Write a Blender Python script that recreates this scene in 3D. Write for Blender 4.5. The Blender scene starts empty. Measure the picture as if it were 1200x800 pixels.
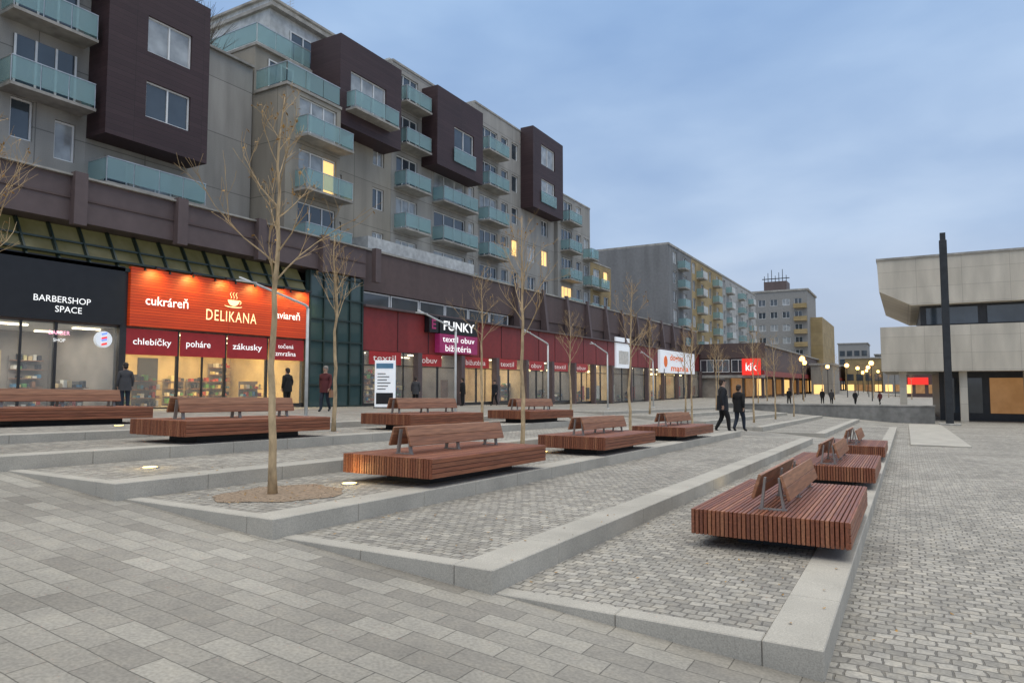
import bpy, math, random
from mathutils import Vector, Matrix
random.seed(7)
scene=bpy.context.scene
COL=scene.collection
# ------------------------------------------------------------------ materials
def nt(m):
    m.use_nodes=True
    return m.node_tree.nodes,m.node_tree.links
def coords(N,Lk,mode='xy'):
    tc=N.new('ShaderNodeTexCoord')
    if mode=='xyz': return tc.outputs['Object']
    s=N.new('ShaderNodeSeparateXYZ');Lk.new(tc.outputs['Object'],s.inputs[0])
    c=N.new('ShaderNodeCombineXYZ')
    if mode=='xy':
        Lk.new(s.outputs[0],c.inputs[0]);Lk.new(s.outputs[1],c.inputs[1])
    else:
        a=N.new('ShaderNodeMath');a.operation='ADD';Lk.new(s.outputs[0],a.inputs[0]);Lk.new(s.outputs[1],a.inputs[1])
        Lk.new(a.outputs[0],c.inputs[0]);Lk.new(s.outputs[2],c.inputs[1])
    return c.outputs[0]
def mixc(N,Lk,blend,fac,a,b):
    m=N.new('ShaderNodeMix');m.data_type='RGBA';m.blend_type=blend
    for i,v in ((0,fac),(6,a),(7,b)):
        if hasattr(v,'is_linked') or hasattr(v,'links'): Lk.new(v,m.inputs[i])
        elif i==0: m.inputs[0].default_value=v
        else: m.inputs[i].default_value=(*v,1) if len(v)==3 else v
    return m.outputs[2]
def ramp(N,Lk,src,stops):
    r=N.new('ShaderNodeValToRGB');el=r.color_ramp.elements
    while len(el)<len(stops): el.new(.5)
    for e,(p,cc) in zip(el,stops):
        e.position=p;e.color=(*cc,1) if len(cc)==3 else cc
    Lk.new(src,r.inputs[0]);return r.outputs[0]
def mat(name,col,rough=.7,metal=0,var=.18,scale=3.,bump=0.,stretch=(1,1,1),emit=None,es=0,spec=.5,dirt=0.,grain=0.):
    m=bpy.data.materials.new(name);N,Lk=nt(m);b=N['Principled BSDF']
    b.inputs['Roughness'].default_value=rough;b.inputs['Metallic'].default_value=metal
    b.inputs['Specular IOR Level'].default_value=spec
    v=coords(N,Lk,'xyz');mp=N.new('ShaderNodeMapping');mp.inputs['Scale'].default_value=stretch;Lk.new(v,mp.inputs[0])
    n=N.new('ShaderNodeTexNoise');n.inputs['Scale'].default_value=scale;n.inputs['Detail'].default_value=3;Lk.new(mp.outputs[0],n.inputs['Vector'])
    lo=tuple(c*(1-var) for c in col);hi=tuple(min(1,c*(1+var)) for c in col)
    out=ramp(N,Lk,n.outputs['Fac'],[(.3,lo),(.7,hi)])
    hsrc=n.outputs['Fac']
    if dirt:
        n2=N.new('ShaderNodeTexNoise');n2.inputs['Scale'].default_value=.6;n2.inputs['Detail'].default_value=5
        mp2=N.new('ShaderNodeMapping');mp2.inputs['Scale'].default_value=(1.5,1.5,.25);Lk.new(v,mp2.inputs[0]);Lk.new(mp2.outputs[0],n2.inputs['Vector'])
        d=ramp(N,Lk,n2.outputs['Fac'],[(.35,(1-dirt,)*3),(.62,(1,1,1))])
        out=mixc(N,Lk,'MULTIPLY',1.,out,d)
    if grain:
        n4=N.new('ShaderNodeTexNoise');n4.inputs['Scale'].default_value=110;n4.inputs['Detail'].default_value=2;Lk.new(v,n4.inputs['Vector'])
        d=ramp(N,Lk,n4.outputs['Fac'],[(.3,(1-grain,)*3),(.7,(1+grain*.5,)*3)]);out=mixc(N,Lk,'MULTIPLY',1.,out,d);hsrc=n4.outputs['Fac']
    Lk.new(out,b.inputs['Base Color'])
    if bump:
        bp=N.new('ShaderNodeBump');bp.inputs['Strength'].default_value=bump;bp.inputs['Distance'].default_value=.02 if not grain else .004
        Lk.new(hsrc,bp.inputs['Height']);Lk.new(bp.outputs[0],b.inputs['Normal'])
    if emit:
        b.inputs['Emission Color'].default_value=(*emit,1);b.inputs['Emission Strength'].default_value=es
    return m
def brickmat(name,c1,c2,mortar,w,h,ms,mode='xy',rough=.75,bump=.5,off=.5,distort=.0,bias=0.,patch=.25,streak=0.,speck=0.):
    m=bpy.data.materials.new(name);N,Lk=nt(m);b=N['Principled BSDF'];b.inputs['Roughness'].default_value=rough
    v=coords(N,Lk,mode)
    if distort:
        nz=N.new('ShaderNodeTexNoise');nz.inputs['Scale'].default_value=4.3;nz.inputs['Detail'].default_value=3;Lk.new(v,nz.inputs['Vector'])
        s=N.new('ShaderNodeVectorMath');s.operation='SUBTRACT';s.inputs[1].default_value=(.5,.5,.5);Lk.new(nz.outputs['Color'],s.inputs[0])
        s2=N.new('ShaderNodeVectorMath');s2.operation='SCALE';s2.inputs['Scale'].default_value=distort;Lk.new(s.outputs[0],s2.inputs[0])
        s3=N.new('ShaderNodeVectorMath');s3.operation='ADD';Lk.new(v,s3.inputs[0]);Lk.new(s2.outputs[0],s3.inputs[1]);vv=s3.outputs[0]
    else: vv=v
    t=N.new('ShaderNodeTexBrick');Lk.new(vv,t.inputs['Vector'])
    t.offset=off;t.inputs['Scale'].default_value=1;t.inputs['Brick Width'].default_value=w;t.inputs['Row Height'].default_value=h
    t.inputs['Mortar Size'].default_value=ms;t.inputs['Mortar Smooth'].default_value=.6;t.inputs['Bias'].default_value=bias
    t.inputs['Color1'].default_value=(*c1,1);t.inputs['Color2'].default_value=(*c2,1);t.inputs['Mortar'].default_value=(*mortar,1)
    n2=N.new('ShaderNodeTexNoise');n2.inputs['Scale'].default_value=.5;n2.inputs['Detail'].default_value=5
    if streak:
        mp2=N.new('ShaderNodeMapping');mp2.inputs['Scale'].default_value=(2.2,.4,1);Lk.new(v,mp2.inputs[0]);Lk.new(mp2.outputs[0],n2.inputs['Vector'])
    else: Lk.new(v,n2.inputs['Vector'])
    p=ramp(N,Lk,n2.outputs['Fac'],[(.35,(1-patch,)*3),(.65,(1,1,1))])
    o=mixc(N,Lk,'MULTIPLY',1.,t.outputs['Color'],p)
    if speck:
        n5=N.new('ShaderNodeTexNoise');n5.inputs['Scale'].default_value=7;n5.inputs['Detail'].default_value=2;Lk.new(v,n5.inputs['Vector'])
        p5=ramp(N,Lk,n5.outputs['Fac'],[(.33,(1-speck,1-speck,1-speck*.9)),(.5,(1,1,1)),(.68,(1+speck,1+speck*.85,1+speck*.6))])
        o=mixc(N,Lk,'MULTIPLY',1.,o,p5)
    n3=N.new('ShaderNodeTexNoise');n3.inputs['Scale'].default_value=45;n3.inputs['Detail'].default_value=2;Lk.new(v,n3.inputs['Vector'])
    p3=ramp(N,Lk,n3.outputs['Fac'],[(.3,(.80,.80,.80)),(.7,(1.12,1.12,1.12))])
    o=mixc(N,Lk,'MULTIPLY',1.,o,p3)
    Lk.new(o,b.inputs['Base Color'])
    inv=N.new('ShaderNodeMath');inv.operation='SUBTRACT';inv.inputs[0].default_value=1;Lk.new(t.outputs['Fac'],inv.inputs[1])
    ad=N.new('ShaderNodeMath');ad.operation='MULTIPLY_ADD';ad.inputs[1].default_value=.4;Lk.new(n3.outputs['Fac'],ad.inputs[0]);Lk.new(inv.outputs[0],ad.inputs[2])
    bp=N.new('ShaderNodeBump');bp.inputs['Strength'].default_value=bump;bp.inputs['Distance'].default_value=.012;Lk.new(ad.outputs[0],bp.inputs['Height']);Lk.new(bp.outputs[0],b.inputs['Normal'])
    return m
def glassmat(name,tint,transp,rough=.04,base=None):
    m=bpy.data.materials.new(name);N,Lk=nt(m)
    out=[n for n in N if n.type=='OUTPUT_MATERIAL'][0];b=N['Principled BSDF']
    tr=N.new('ShaderNodeBsdfTransparent');tr.inputs[0].default_value=(*tint,1)
    b.inputs['Base Color'].default_value=(*(base or [c*.6 for c in tint]),1);b.inputs['Roughness'].default_value=rough
    b.inputs['Specular IOR Level'].default_value=.8
    mx=N.new('ShaderNodeMixShader');mx.inputs[0].default_value=1-transp;Lk.new(tr.outputs[0],mx.inputs[1]);Lk.new(b.outputs[0],mx.inputs[2])
    Lk.new(mx.outputs[0],out.inputs[0]);return m
def emis(name,col,s):
    return mat(name,tuple(min(1,c) for c in col),.5,emit=col,es=s,var=.03)
M={}
M['tile']=brickmat('front paving slabs',(.275,.255,.222),(.41,.385,.335),(.155,.145,.125),.38,.19,.005,distort=.014,bump=.3,patch=.28,speck=.07)
M['sett']=brickmat('granite setts',(.29,.27,.237),(.46,.432,.378),(.195,.18,.155),.105,.095,.008,distort=.075,bump=.7,off=.45,patch=.25,speck=.16)
M['sett2']=brickmat('larger granite setts',(.30,.28,.245),(.48,.45,.395),(.20,.185,.16),.12,.105,.009,distort=.085,bump=.75,off=.4,patch=.25,speck=.16)
M['kerb']=mat('light granite kerb',(.43,.405,.355),.75,var=.12,scale=1.7,grain=.22,bump=.25)
M['render']=brickmat('beige grey panel wall',(.35,.32,.27),(.39,.36,.305),(.20,.185,.155),6.0,2.9,.03,mode='w',bump=.2,off=0,patch=.25,streak=1)
M['render2']=brickmat('grey panel wall',(.36,.35,.325),(.41,.395,.37),(.20,.195,.185),5.5,2.9,.03,mode='w',bump=.2,off=0,patch=.25,streak=1)
M['white']=mat('pale render',(.58,.60,.60),.8,dirt=.2)
M['bay']=brickmat('dark brown cladding',(.044,.020,.024),(.058,.029,.033),(.018,.010,.010),3.2,.22,.012,mode='w',bump=.3,off=0,patch=.2,rough=.6)
M['fascia']=mat('brown purple fascia',(.125,.090,.088),.6,var=.08,dirt=.15)
M['brownwall']=mat('brown upper wall',(.11,.075,.070),.65,var=.08,dirt=.15)
M['maroon']=mat('maroon fascia band',(.27,.032,.030),.5,var=.1,dirt=.2)
M['green']=mat('dark green steel',(.022,.04,.036),.4)
M['frame']=mat('white window frame',(.78,.79,.79),.45,var=.04)
M['dframe']=mat('dark frame',(.03,.03,.032),.4)
M['slab']=mat('concrete slab',(.38,.365,.335),.8,dirt=.3)
M['conc']=brickmat('pale concrete cladding',(.64,.58,.48),(.68,.62,.52),(.46,.41,.34),3.0,1.3,.02,mode='w',bump=.15,off=0,patch=.22,streak=1)
M['wallgrey']=mat('grey concrete wall',(.25,.245,.23),.8,dirt=.3)
M['pane']=mat('window pane',(.05,.065,.08),.06,var=.3,scale=.6,spec=1.0)
M['curtain']=mat('window with pale curtain',(.34,.36,.37),.12,var=.35,scale=1.3,spec=.9)
M['lit']=emis('lit window',(1.,.62,.22),1.1)
M['litdim']=mat('dim warm shop window',(.2,.13,.07),.4,var=.6,scale=.9,emit=(.8,.38,.12),es=.25)
M['rail']=glassmat('tinted railing glass',(.74,.90,.90),.55,.08,(.36,.50,.51))
M['shopglass']=glassmat('shop glass',(.95,.97,.97),.86,.02)
M['greenglass']=glassmat('dark curtain wall glass',(.14,.24,.24),.35,.05)
M['skyglass']=mat('slanted glazing with painted glow',(.12,.11,.075),.1,var=.6,scale=.9,spec=1.,emit=(.62,.60,.22),es=.05)  # faint yellow-green emission stands in for lamplight on the underside of the glazing
M['metal']=mat('galvanised metal',(.50,.51,.52),.35,.6)
M['lightmetal']=mat('pale painted metal',(.60,.61,.60),.4,.1)
for i,c_ in enumerate([(.26,.092,.044),(.21,.068,.033),(.31,.125,.062),(.235,.086,.044),(.175,.058,.030)]):
    M['wood%d'%i]=mat('weathered hardwood tone %d'%i,c_,.45,var=.32,scale=5,stretch=(9,.6,9),bump=.15)
M['woodb']=mat('brown hardwood backrest',(.33,.158,.085),.45,var=.3,scale=5,stretch=(7,.5,7),bump=.12)
M['woodc']=mat('darker hardwood backrest',(.27,.118,.060),.45,var=.3,scale=5,stretch=(7,.5,7),bump=.12)
M['darksteel']=mat('dark weathered steel',(.035,.038,.042),.5,.3)
M['bracket']=mat('bronze grey steel bracket',(.30,.28,.26),.45,.4)
M['bark']=mat('pale tan bark',(.46,.34,.20),.85,var=.35,scale=14,stretch=(1,1,.4),bump=.4)
M['twig']=mat('tan twig bark',(.42,.29,.15),.85,var=.2)
M['leaf']=mat('withered leaf',(.36,.20,.05),.7,var=.5,scale=9)
M['soil']=mat('sandy soil',(.27,.20,.14),.95,var=.3,scale=22,bump=.6)
M['floor']=mat('shop floor',(.35,.32,.28),.4)
M['intwall']=mat('warm interior wall',(.60,.46,.26),.8,var=.2,scale=1.3)
M['intdark']=mat('dim interior wall',(.30,.26,.22),.8,var=.2,scale=1.1)
M['black']=mat('black sign panel',(.012,.012,.014),.35)
M['magenta']=mat('magenta sign panel',(.30,.03,.12),.4,emit=(.5,.03,.17),es=.15)
M['signred']=mat('dark red window band',(.24,.015,.018),.4,emit=(.55,.03,.03),es=.2)
M['signw']=emis('white lettering',(.95,.95,.93),.75)
M['signdim']=mat('pale lettering',(.75,.72,.68),.5,emit=(1,.9,.8),es=.2)
M['gold']=emis('gold lettering',(1.,.80,.45),.85)
M['pinkw']=emis('pink neon lettering',(1.,.45,.6),1.2)
M['redlit']=emis('lit red sign',(.85,.03,.02),.75)
M['bluelit']=emis('blue stripe',(.15,.25,.9),1.)
M['orangelit']=mat('orange sign lettering',(.75,.16,.03),.5,emit=(.9,.2,.04),es=.25)
M['whitelit']=emis('lit white sign',(.80,.84,.88),.35)
M['warmlamp']=emis('warm lamp',(1.,.50,.13),8)
M['ceil']=emis('ceiling light strip',(1.,.85,.6),6)
M['bulb']=emis('small warm bulb',(1.,.8,.4),6)
M['groundlamp']=emis('recessed ground lamp',(1.,.72,.22),5)
M['skin']=mat('skin',(.45,.28,.2),.6);M['hair']=mat('dark hair',(.03,.02,.015),.6)
M['yellowwall']=brickmat('ochre panel wall',(.38,.28,.13),(.44,.33,.17),(.22,.17,.1),6,2.9,.03,mode='w',bump=.1,off=0,patch=.25)
M['farwall']=mat('distant grey wall',(.27,.265,.255),.8,var=.1)
M['palewall']=mat('distant pale facade',(.42,.42,.41),.8,var=.1,dirt=.2)
M['gable']=mat('distant blue grey gable wall',(.215,.22,.225),.85,var=.08,dirt=.2)
for n_,c_ in dict(g1=(.5,.08,.05),g2=(.7,.6,.3),g3=(.1,.25,.4),g4=(.75,.72,.65),g5=(.12,.3,.1),g6=(.3,.15,.08),g7=(.04,.04,.05)).items(): M[n_]=mat('goods '+n_,c_,.5)
def delik():
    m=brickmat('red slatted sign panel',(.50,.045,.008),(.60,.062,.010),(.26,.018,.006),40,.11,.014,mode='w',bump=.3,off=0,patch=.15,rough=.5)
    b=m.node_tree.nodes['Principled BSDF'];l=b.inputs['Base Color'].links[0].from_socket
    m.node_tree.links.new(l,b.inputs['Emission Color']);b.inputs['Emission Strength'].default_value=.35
    return m
M['delik']=delik()
# ------------------------------------------------------------------ mesh builder
class MB:
    def __init__(s): s.v=[];s.f=[];s.mi=[];s.ms=[]
    def m(s,k):
        if k not in s.ms: s.ms.append(k)
        return s.ms.index(k)
    def face(s,pts,k):
        i=len(s.v);s.v+= [tuple(p) for p in pts];s.f.append(tuple(range(i,i+len(pts))));s.mi.append(s.m(k))
    def hexa(s,c,k):
        i=len(s.v);s.v+=[tuple(p) for p in c]
        for q in ((3,2,1,0),(4,5,6,7),(0,1,5,4),(1,2,6,5),(2,3,7,6),(3,0,4,7)):
            s.f.append(tuple(i+j for j in q));s.mi.append(s.m(k))
    def box(s,x0,x1,y0,y1,z0,z1,k):
        s.hexa([(x0,y0,z0),(x1,y0,z0),(x1,y1,z0),(x0,y1,z0),(x0,y0,z1),(x1,y0,z1),(x1,y1,z1),(x0,y1,z1)],k)
    def pbox(s,P,a0,a1,b0,b1,d0,d1,k):
        s.hexa([P(a0,b0,d0),P(a1,b0,d0),P(a1,b0,d1),P(a0,b0,d1),P(a0,b1,d0),P(a1,b1,d0),P(a1,b1,d1),P(a0,b1,d1)],k)
    def path(s,pts,rs,k,n=6,cap=True):
        rings=[];pts=[Vector(p) for p in pts]
        for j,p in enumerate(pts):
            d=(pts[min(j+1,len(pts)-1)]-pts[max(j-1,0)]).normalized()
            u=d.cross(Vector((0,0,1)) if abs(d.z)<.95 else Vector((1,0,0))).normalized();w=d.cross(u)
            i=len(s.v);rings.append(i)
            for q in range(n):
                a=2*math.pi*q/n;s.v.append(tuple(p+u*(math.cos(a)*rs[j])+w*(math.sin(a)*rs[j])))
        mi=s.m(k)
        for a,b in zip(rings,rings[1:]):
            for q in range(n):
                s.f.append((a+q,a+(q+1)%n,b+(q+1)%n,b+q));s.mi.append(mi)
        if cap:
            s.f.append(tuple(rings[-1]+q for q in range(n)));s.mi.append(mi)
            s.f.append(tuple(rings[0]+n-1-q for q in range(n)));s.mi.append(mi)
    def ball(s,c,r,k,sx=1,sy=1,sz=1,n=10):
        i0=len(s.v);h=n//2;mi=s.m(k)
        for a in range(h+1):
            ph=math.pi*a/h
            for b in range(n):
                t=2*math.pi*b/n;s.v.append((c[0]+r*sx*math.sin(ph)*math.cos(t),c[1]+r*sy*math.sin(ph)*math.sin(t),c[2]+r*sz*math.cos(ph)))
        for a in range(h):
            for b in range(n):
                s.f.append((i0+a*n+b,i0+(a+1)*n+b,i0+(a+1)*n+(b+1)%n,i0+a*n+(b+1)%n));s.mi.append(mi)
    def fin(s,name,parent=None,base=None,smooth=False,loc=None,bevel=0,**kw):
        me=bpy.data.meshes.new(name)
        if base is None: base=Vector((0,0,0))
        me.from_pydata([(x-base[0],y-base[1],z-base[2]) for x,y,z in s.v],[],s.f)
        for k in s.ms: me.materials.append(M[k])
        for p,i in zip(me.polygons,s.mi): p.material_index=i;p.use_smooth=smooth
        o=bpy.data.objects.new(name,me);COL.objects.link(o)
        if parent: o.parent=parent
        elif loc is None and base is not None: o.location=base
        if loc is not None: o.location=loc
        if bevel:
            b=o.modifiers.new('bevel','BEVEL');b.width=bevel;b.segments=1;b.limit_method='ANGLE'
        for a,b in kw.items(): o[a]=b
        return o
def thing(name,base,label,cat,group=None,rot=0):
    e=bpy.data.objects.new(name,None);e.empty_display_size=.2;COL.objects.link(e);e.location=base;e.rotation_euler=(0,0,rot)
    e['label']=label;e['category']=cat
    if group: e['group']=group
    return e
def tag(o,label,cat,group=None):
    o['label']=label;o['category']=cat
    if group:o['group']=group
    return o
def clone(root,loc,rot=None,label=None,scale=None):
    kids={}
    def cp(o,par):
        n=o.copy();COL.objects.link(n)
        if par: n.parent=par
        for c in kids[o.name]: cp(c,n)
        return n
    def coll(o):
        kids[o.name]=list(o.children)
        for c in o.children: coll(c)
    coll(root)
    n=cp(root,None);n.location=loc
    if rot is not None: n.rotation_euler=(0,0,rot)
    if scale: n.scale=(scale,)*3
    if label: n['label']=label
    return n
def text(body,width,height,P,a,b,d,k,parent,base,name='lettering',spacing=1.,bold=0.0):
    """lettering mesh, lower left at (a,b), fitted in width x height, plane P"""
    cu=bpy.data.curves.new('txt','FONT');cu.body=body;cu.size=1;cu.space_character=spacing;cu.resolution_u=3;cu.offset=bold
    t=bpy.data.objects.new('txt',cu);COL.objects.link(t)
    dg=bpy.context.evaluated_depsgraph_get();dg.update()
    me=bpy.data.meshes.new_from_object(t.evaluated_get(dg));bpy.data.objects.remove(t)
    xs=[v.co.x for v in me.vertices];ys=[v.co.y for v in me.vertices]
    x0,x1,y0,y1=min(xs),max(xs),min(ys),max(ys)
    sx=width/(x1-x0);sy=height/(y1-y0) if height else sx
    for v in me.vertices:
        v.co=Vector(P(a+(v.co.x-x0)*sx,b+(v.co.y-y0)*sy,d))-Vector(base)
    me.materials.clear();me.materials.append(M[k]);me.name=name
    o=bpy.data.objects.new(name,me);COL.objects.link(o);o.parent=parent
    return o
def PX(xf):  # plane facing +X, depth goes inward (-X)
    return lambda a,b,d:(xf-d,a,b)
def PY(yf):  # plane facing -Y, depth goes inward (+Y)
    return lambda a,b,d:(a,yf+d,b)
def wallgrid(mb,P,a0,a1,b0,b1,ops,k,depth=.25):
    A=sorted({a0,a1}|{o[0] for o in ops}|{o[1] for o in ops});B=sorted({b0,b1}|{o[2] for o in ops}|{o[3] for o in ops})
    A=[a for a in A if a0<=a<=a1];B=[b for b in B if b0<=b<=b1]
    for x0,x1 in zip(A,A[1:]):
        for z0,z1 in zip(B,B[1:]):
            cx,cz=(x0+x1)/2,(z0+z1)/2
            if any(o[0]<cx<o[1] and o[2]<cz<o[3] for o in ops): continue
            mb.face([P(x0,z0,0),P(x1,z0,0),P(x1,z1,0),P(x0,z1,0)],k)
    for r in [(a0,a1,b0,b1)]+[o[:4] for o in ops]:
        x0,x1,z0,z1=r
        for q in (((x0,z0),(x1,z0)),((x1,z0),(x1,z1)),((x1,z1),(x0,z1)),((x0,z1),(x0,z0))):
            (p,r1),(p2,r2)=q
            mb.face([P(p,r1,0),P(p2,r2,0),P(p2,r2,depth),P(p,r1,depth)],k)
def window(th,base,P,a0,a1,b0,b1,kind='pane',mull=1,fk='frame',fw=.07,depth=.16,trans=0):
    mb=MB();mb.pbox(P,a0,a1,b0,b1,depth,depth+.02,kind);w=mb.fin('window',th,base)
    f=MB();d0,d1=depth-.05,depth-.002
    f.pbox(P,a0,a1,b0,b0+fw,d0,d1,fk);f.pbox(P,a0,a1,b1-fw,b1,d0,d1,fk)
    f.pbox(P,a0,a0+fw,b0+fw,b1-fw,d0,d1,fk);f.pbox(P,a1-fw,a1,b0+fw,b1-fw,d0,d1,fk)
    for i in range(mull):
        c=a0+(a1-a0)*(i+1)/(mull+1);f.pbox(P,c-fw/2,c+fw/2,b0+fw,b1-fw,d0,d1,fk)
    if trans:
        f.pbox(P,a0+fw,a1-fw,trans-fw/2,trans+fw/2,d0+.004,d1-.004,fk)
    f.fin('frame',w,base)
    return w
def balcony(th,base,xf,y0,y1,z,out=1.1,h=1.0):
    mb=MB();mb.box(xf+.002,xf+out,y0,y1,z-.12,z,'slab');b=mb.fin('balcony',th,base)
    r=MB();X=xf+out-.05
    n=max(1,round((y1-y0)/1.15));st=(y1-y0-.06)/n
    for i in range(n): r.box(X,X+.02,y0+.05+st*i,y0+st*(i+1),z+.12,z+h,'rail')
    r.box(xf+.05,X-.01,y0+.03,y0+.05,z+.12,z+h,'rail');r.box(xf+.05,X-.01,y1-.05,y1-.03,z+.12,z+h,'rail')
    r.box(X-.01,X+.03,y0+.02,y1-.02,z+h,z+h+.035,'metal')
    r.box(xf+.05,X-.01,y0+.02,y0+.06,z+h,z+h+.035,'metal')
    for i in range(n+1):
        yy=y0+.03+st*i;r.box(X-.04,X-.005,yy-.015,yy+.015,z,z+h,'metal')
    r.fin('railing',b,base)
# ------------------------------------------------------------------ ground
def tilt(x):
    if x>=-.45: return .09
    if x>=-11.45: return .09+(-.45-x)*.0755
    if x>=-13.65: return .92+(-11.45-x)/2.2*.13
    return 1.05
def base_z(x,y): return tilt(x)-.02*max(-20,min(65,y))
g=MB()
X=[-3000,-13.65,-11.45,-.45,3000];Y=[-3000,-20,65,3000]
for x0,x1 in zip(X,X[1:]):
    for y0,y1 in zip(Y,Y[1:]):
        g.face([(x0,y0,base_z(x0,y0)),(x1,y0,base_z(x1,y0)),(x1,y1,base_z(x1,y1)),(x0,y1,base_z(x0,y1))],'tile')
g.fin('ground',kind='structure')
def prism(x0,x1,y0,y1,zt,zb,k,name):
    mb=MB();s=lambda z,y:z-.02*y
    mb.hexa([(x0,y0,s(zb,y0)),(x1,y0,s(zb,y0)),(x1,y1,s(zb,y1)),(x0,y1,s(zb,y1)),(x0,y0,s(zt,y0)),(x1,y0,s(zt,y0)),(x1,y1,s(zt,y1)),(x0,y1,s(zt,y1))],k)
    return mb
prism(-.45,14,4.3,60,.096,.0,'sett2','cobbled').fin('cobbled_path',kind='structure')
edges=[-.45,-2.65,-4.85,-7.05,-9.25,-11.45]
LV={}
def stones(run,y0,y1,x0,x1,z,zb,along):
    kb=MB();s=lambda zz,q:zz-.02*q
    a,b=(y0,y1) if along=='y' else (x0,x1)
    L=b-a;n=max(1,round(L/1.1));st=L/n
    for i in range(n):
        p,e=a+i*st+.002,a+(i+1)*st-.002;zt=z+random.uniform(-.0015,.0015)
        X0,X1,Y0,Y1=(x0,x1,p,e) if along=='y' else (p,e,y0,y1)
        kb.hexa([(X0,Y0,s(zb,Y0)),(X1,Y0,s(zb,Y0)),(X1,Y1,s(zb,Y1)),(X0,Y1,s(zb,Y1)),(X0,Y0,s(zt,Y0)),(X1,Y0,s(zt,Y0)),(X1,Y1,s(zt,Y1)),(X0,Y1,s(zt,Y1))],'kerb')
    return kb.fin('kerb',kind='structure',bevel=.007)
def terrace(i,y0,y1):
    xr=edges[i];xl=edges[i]-2.2;z=tilt(xl)+.006;LV[i]=z
    kw=.34
    prism(xl,xr-kw,y0+.16,y1-.16,z,z-.3,'sett','t').fin('paved_terrace',kind='structure')
    stones(0,y0,y1,xr-kw,xr,z+.006,z-.4,'y')
    stones(0,y0,y0+.16,xl,xr-kw-.002,z+.005,z-.4,'x')
    stones(0,y1-.16,y1,xl,xr-kw-.002,z+.005,z-.4,'x')
terrace(0,4.36,42)
for i,(a,b) in enumerate([(4.32,24.2),(4.22,23.9),(4.1,23.7),(4.0,23.5),(4.0,23.4)]): terrace(i+1,a,b)
for i in range(1,6): terrace(i,28.,50.)
prism(.1,1.9,28,52,.15,.0,'kerb','pad').fin('paved_platform',kind='structure',bevel=.01)
def gz(x,y):
    for i,xr in enumerate(edges):
        if xr-2.2<=x<=xr and (4.3<y<23.5 or (i and 28<y<50) or (i==0 and y<42)): return LV[i]+.006-.02*y
    return base_z(x,y)
# sandy soil around near tree
mb=MB();pts=[];rn=random.Random(12)
for q in range(90):
    a=2*math.pi*q/90;r=1+.07*math.sin(3*a+1)+.05*math.sin(7*a)+rn.uniform(-.03,.03);x=-6.05+.6*r*math.cos(a);y=5.4+.74*r*math.sin(a);pts.append((x,y,LV[2]-.02*y+.006))
mb.face(pts,'soil');mb.fin('soil',kind='structure')
mb=MB()
for q in range(700):
    a=rn.uniform(0,6.283);r=abs(rn.gauss(.9,.2));x=-6.05+.6*r*math.cos(a);y=5.4+.74*r*math.sin(a)
    if not(-7.0<x<-5.2): continue
    s_=rn.uniform(.003,.008);z=LV[2]-.02*y+.006;h=s_*rn.uniform(.3,.8)
    mb.face([(x-s_,y,z),(x,y-s_*.7,z+h),(x+s_,y,z),(x,y+s_*.8,z+h*.6)],'soil')
mb.fin('soil_crumbs',kind='stuff')
mb=MB();rn=random.Random(2)
for q in range(260):
    cx,cy=rn.choice([(-6.1,5.3),(-6.1,5.3),(-6.1,11),(-10.4,10.6),(-3,6),(-1,5)])
    x=rn.gauss(cx,.9);y=rn.gauss(cy,1.0)
    z=(gz(x,y) if y>4.6 else None)
    if z is None: continue
    s_=rn.uniform(.008,.022);a=rn.uniform(0,6.28);u=Vector((math.cos(a),math.sin(a),0))*s_;w=Vector((-u.y,u.x,0))*.6;p=Vector((x,y,z+.006))
    mb.face([p-u,p+w,p+u+Vector((0,0,.008)),p-w],'leaf')
mb.fin('fallen_leaves',kind='stuff')
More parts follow.
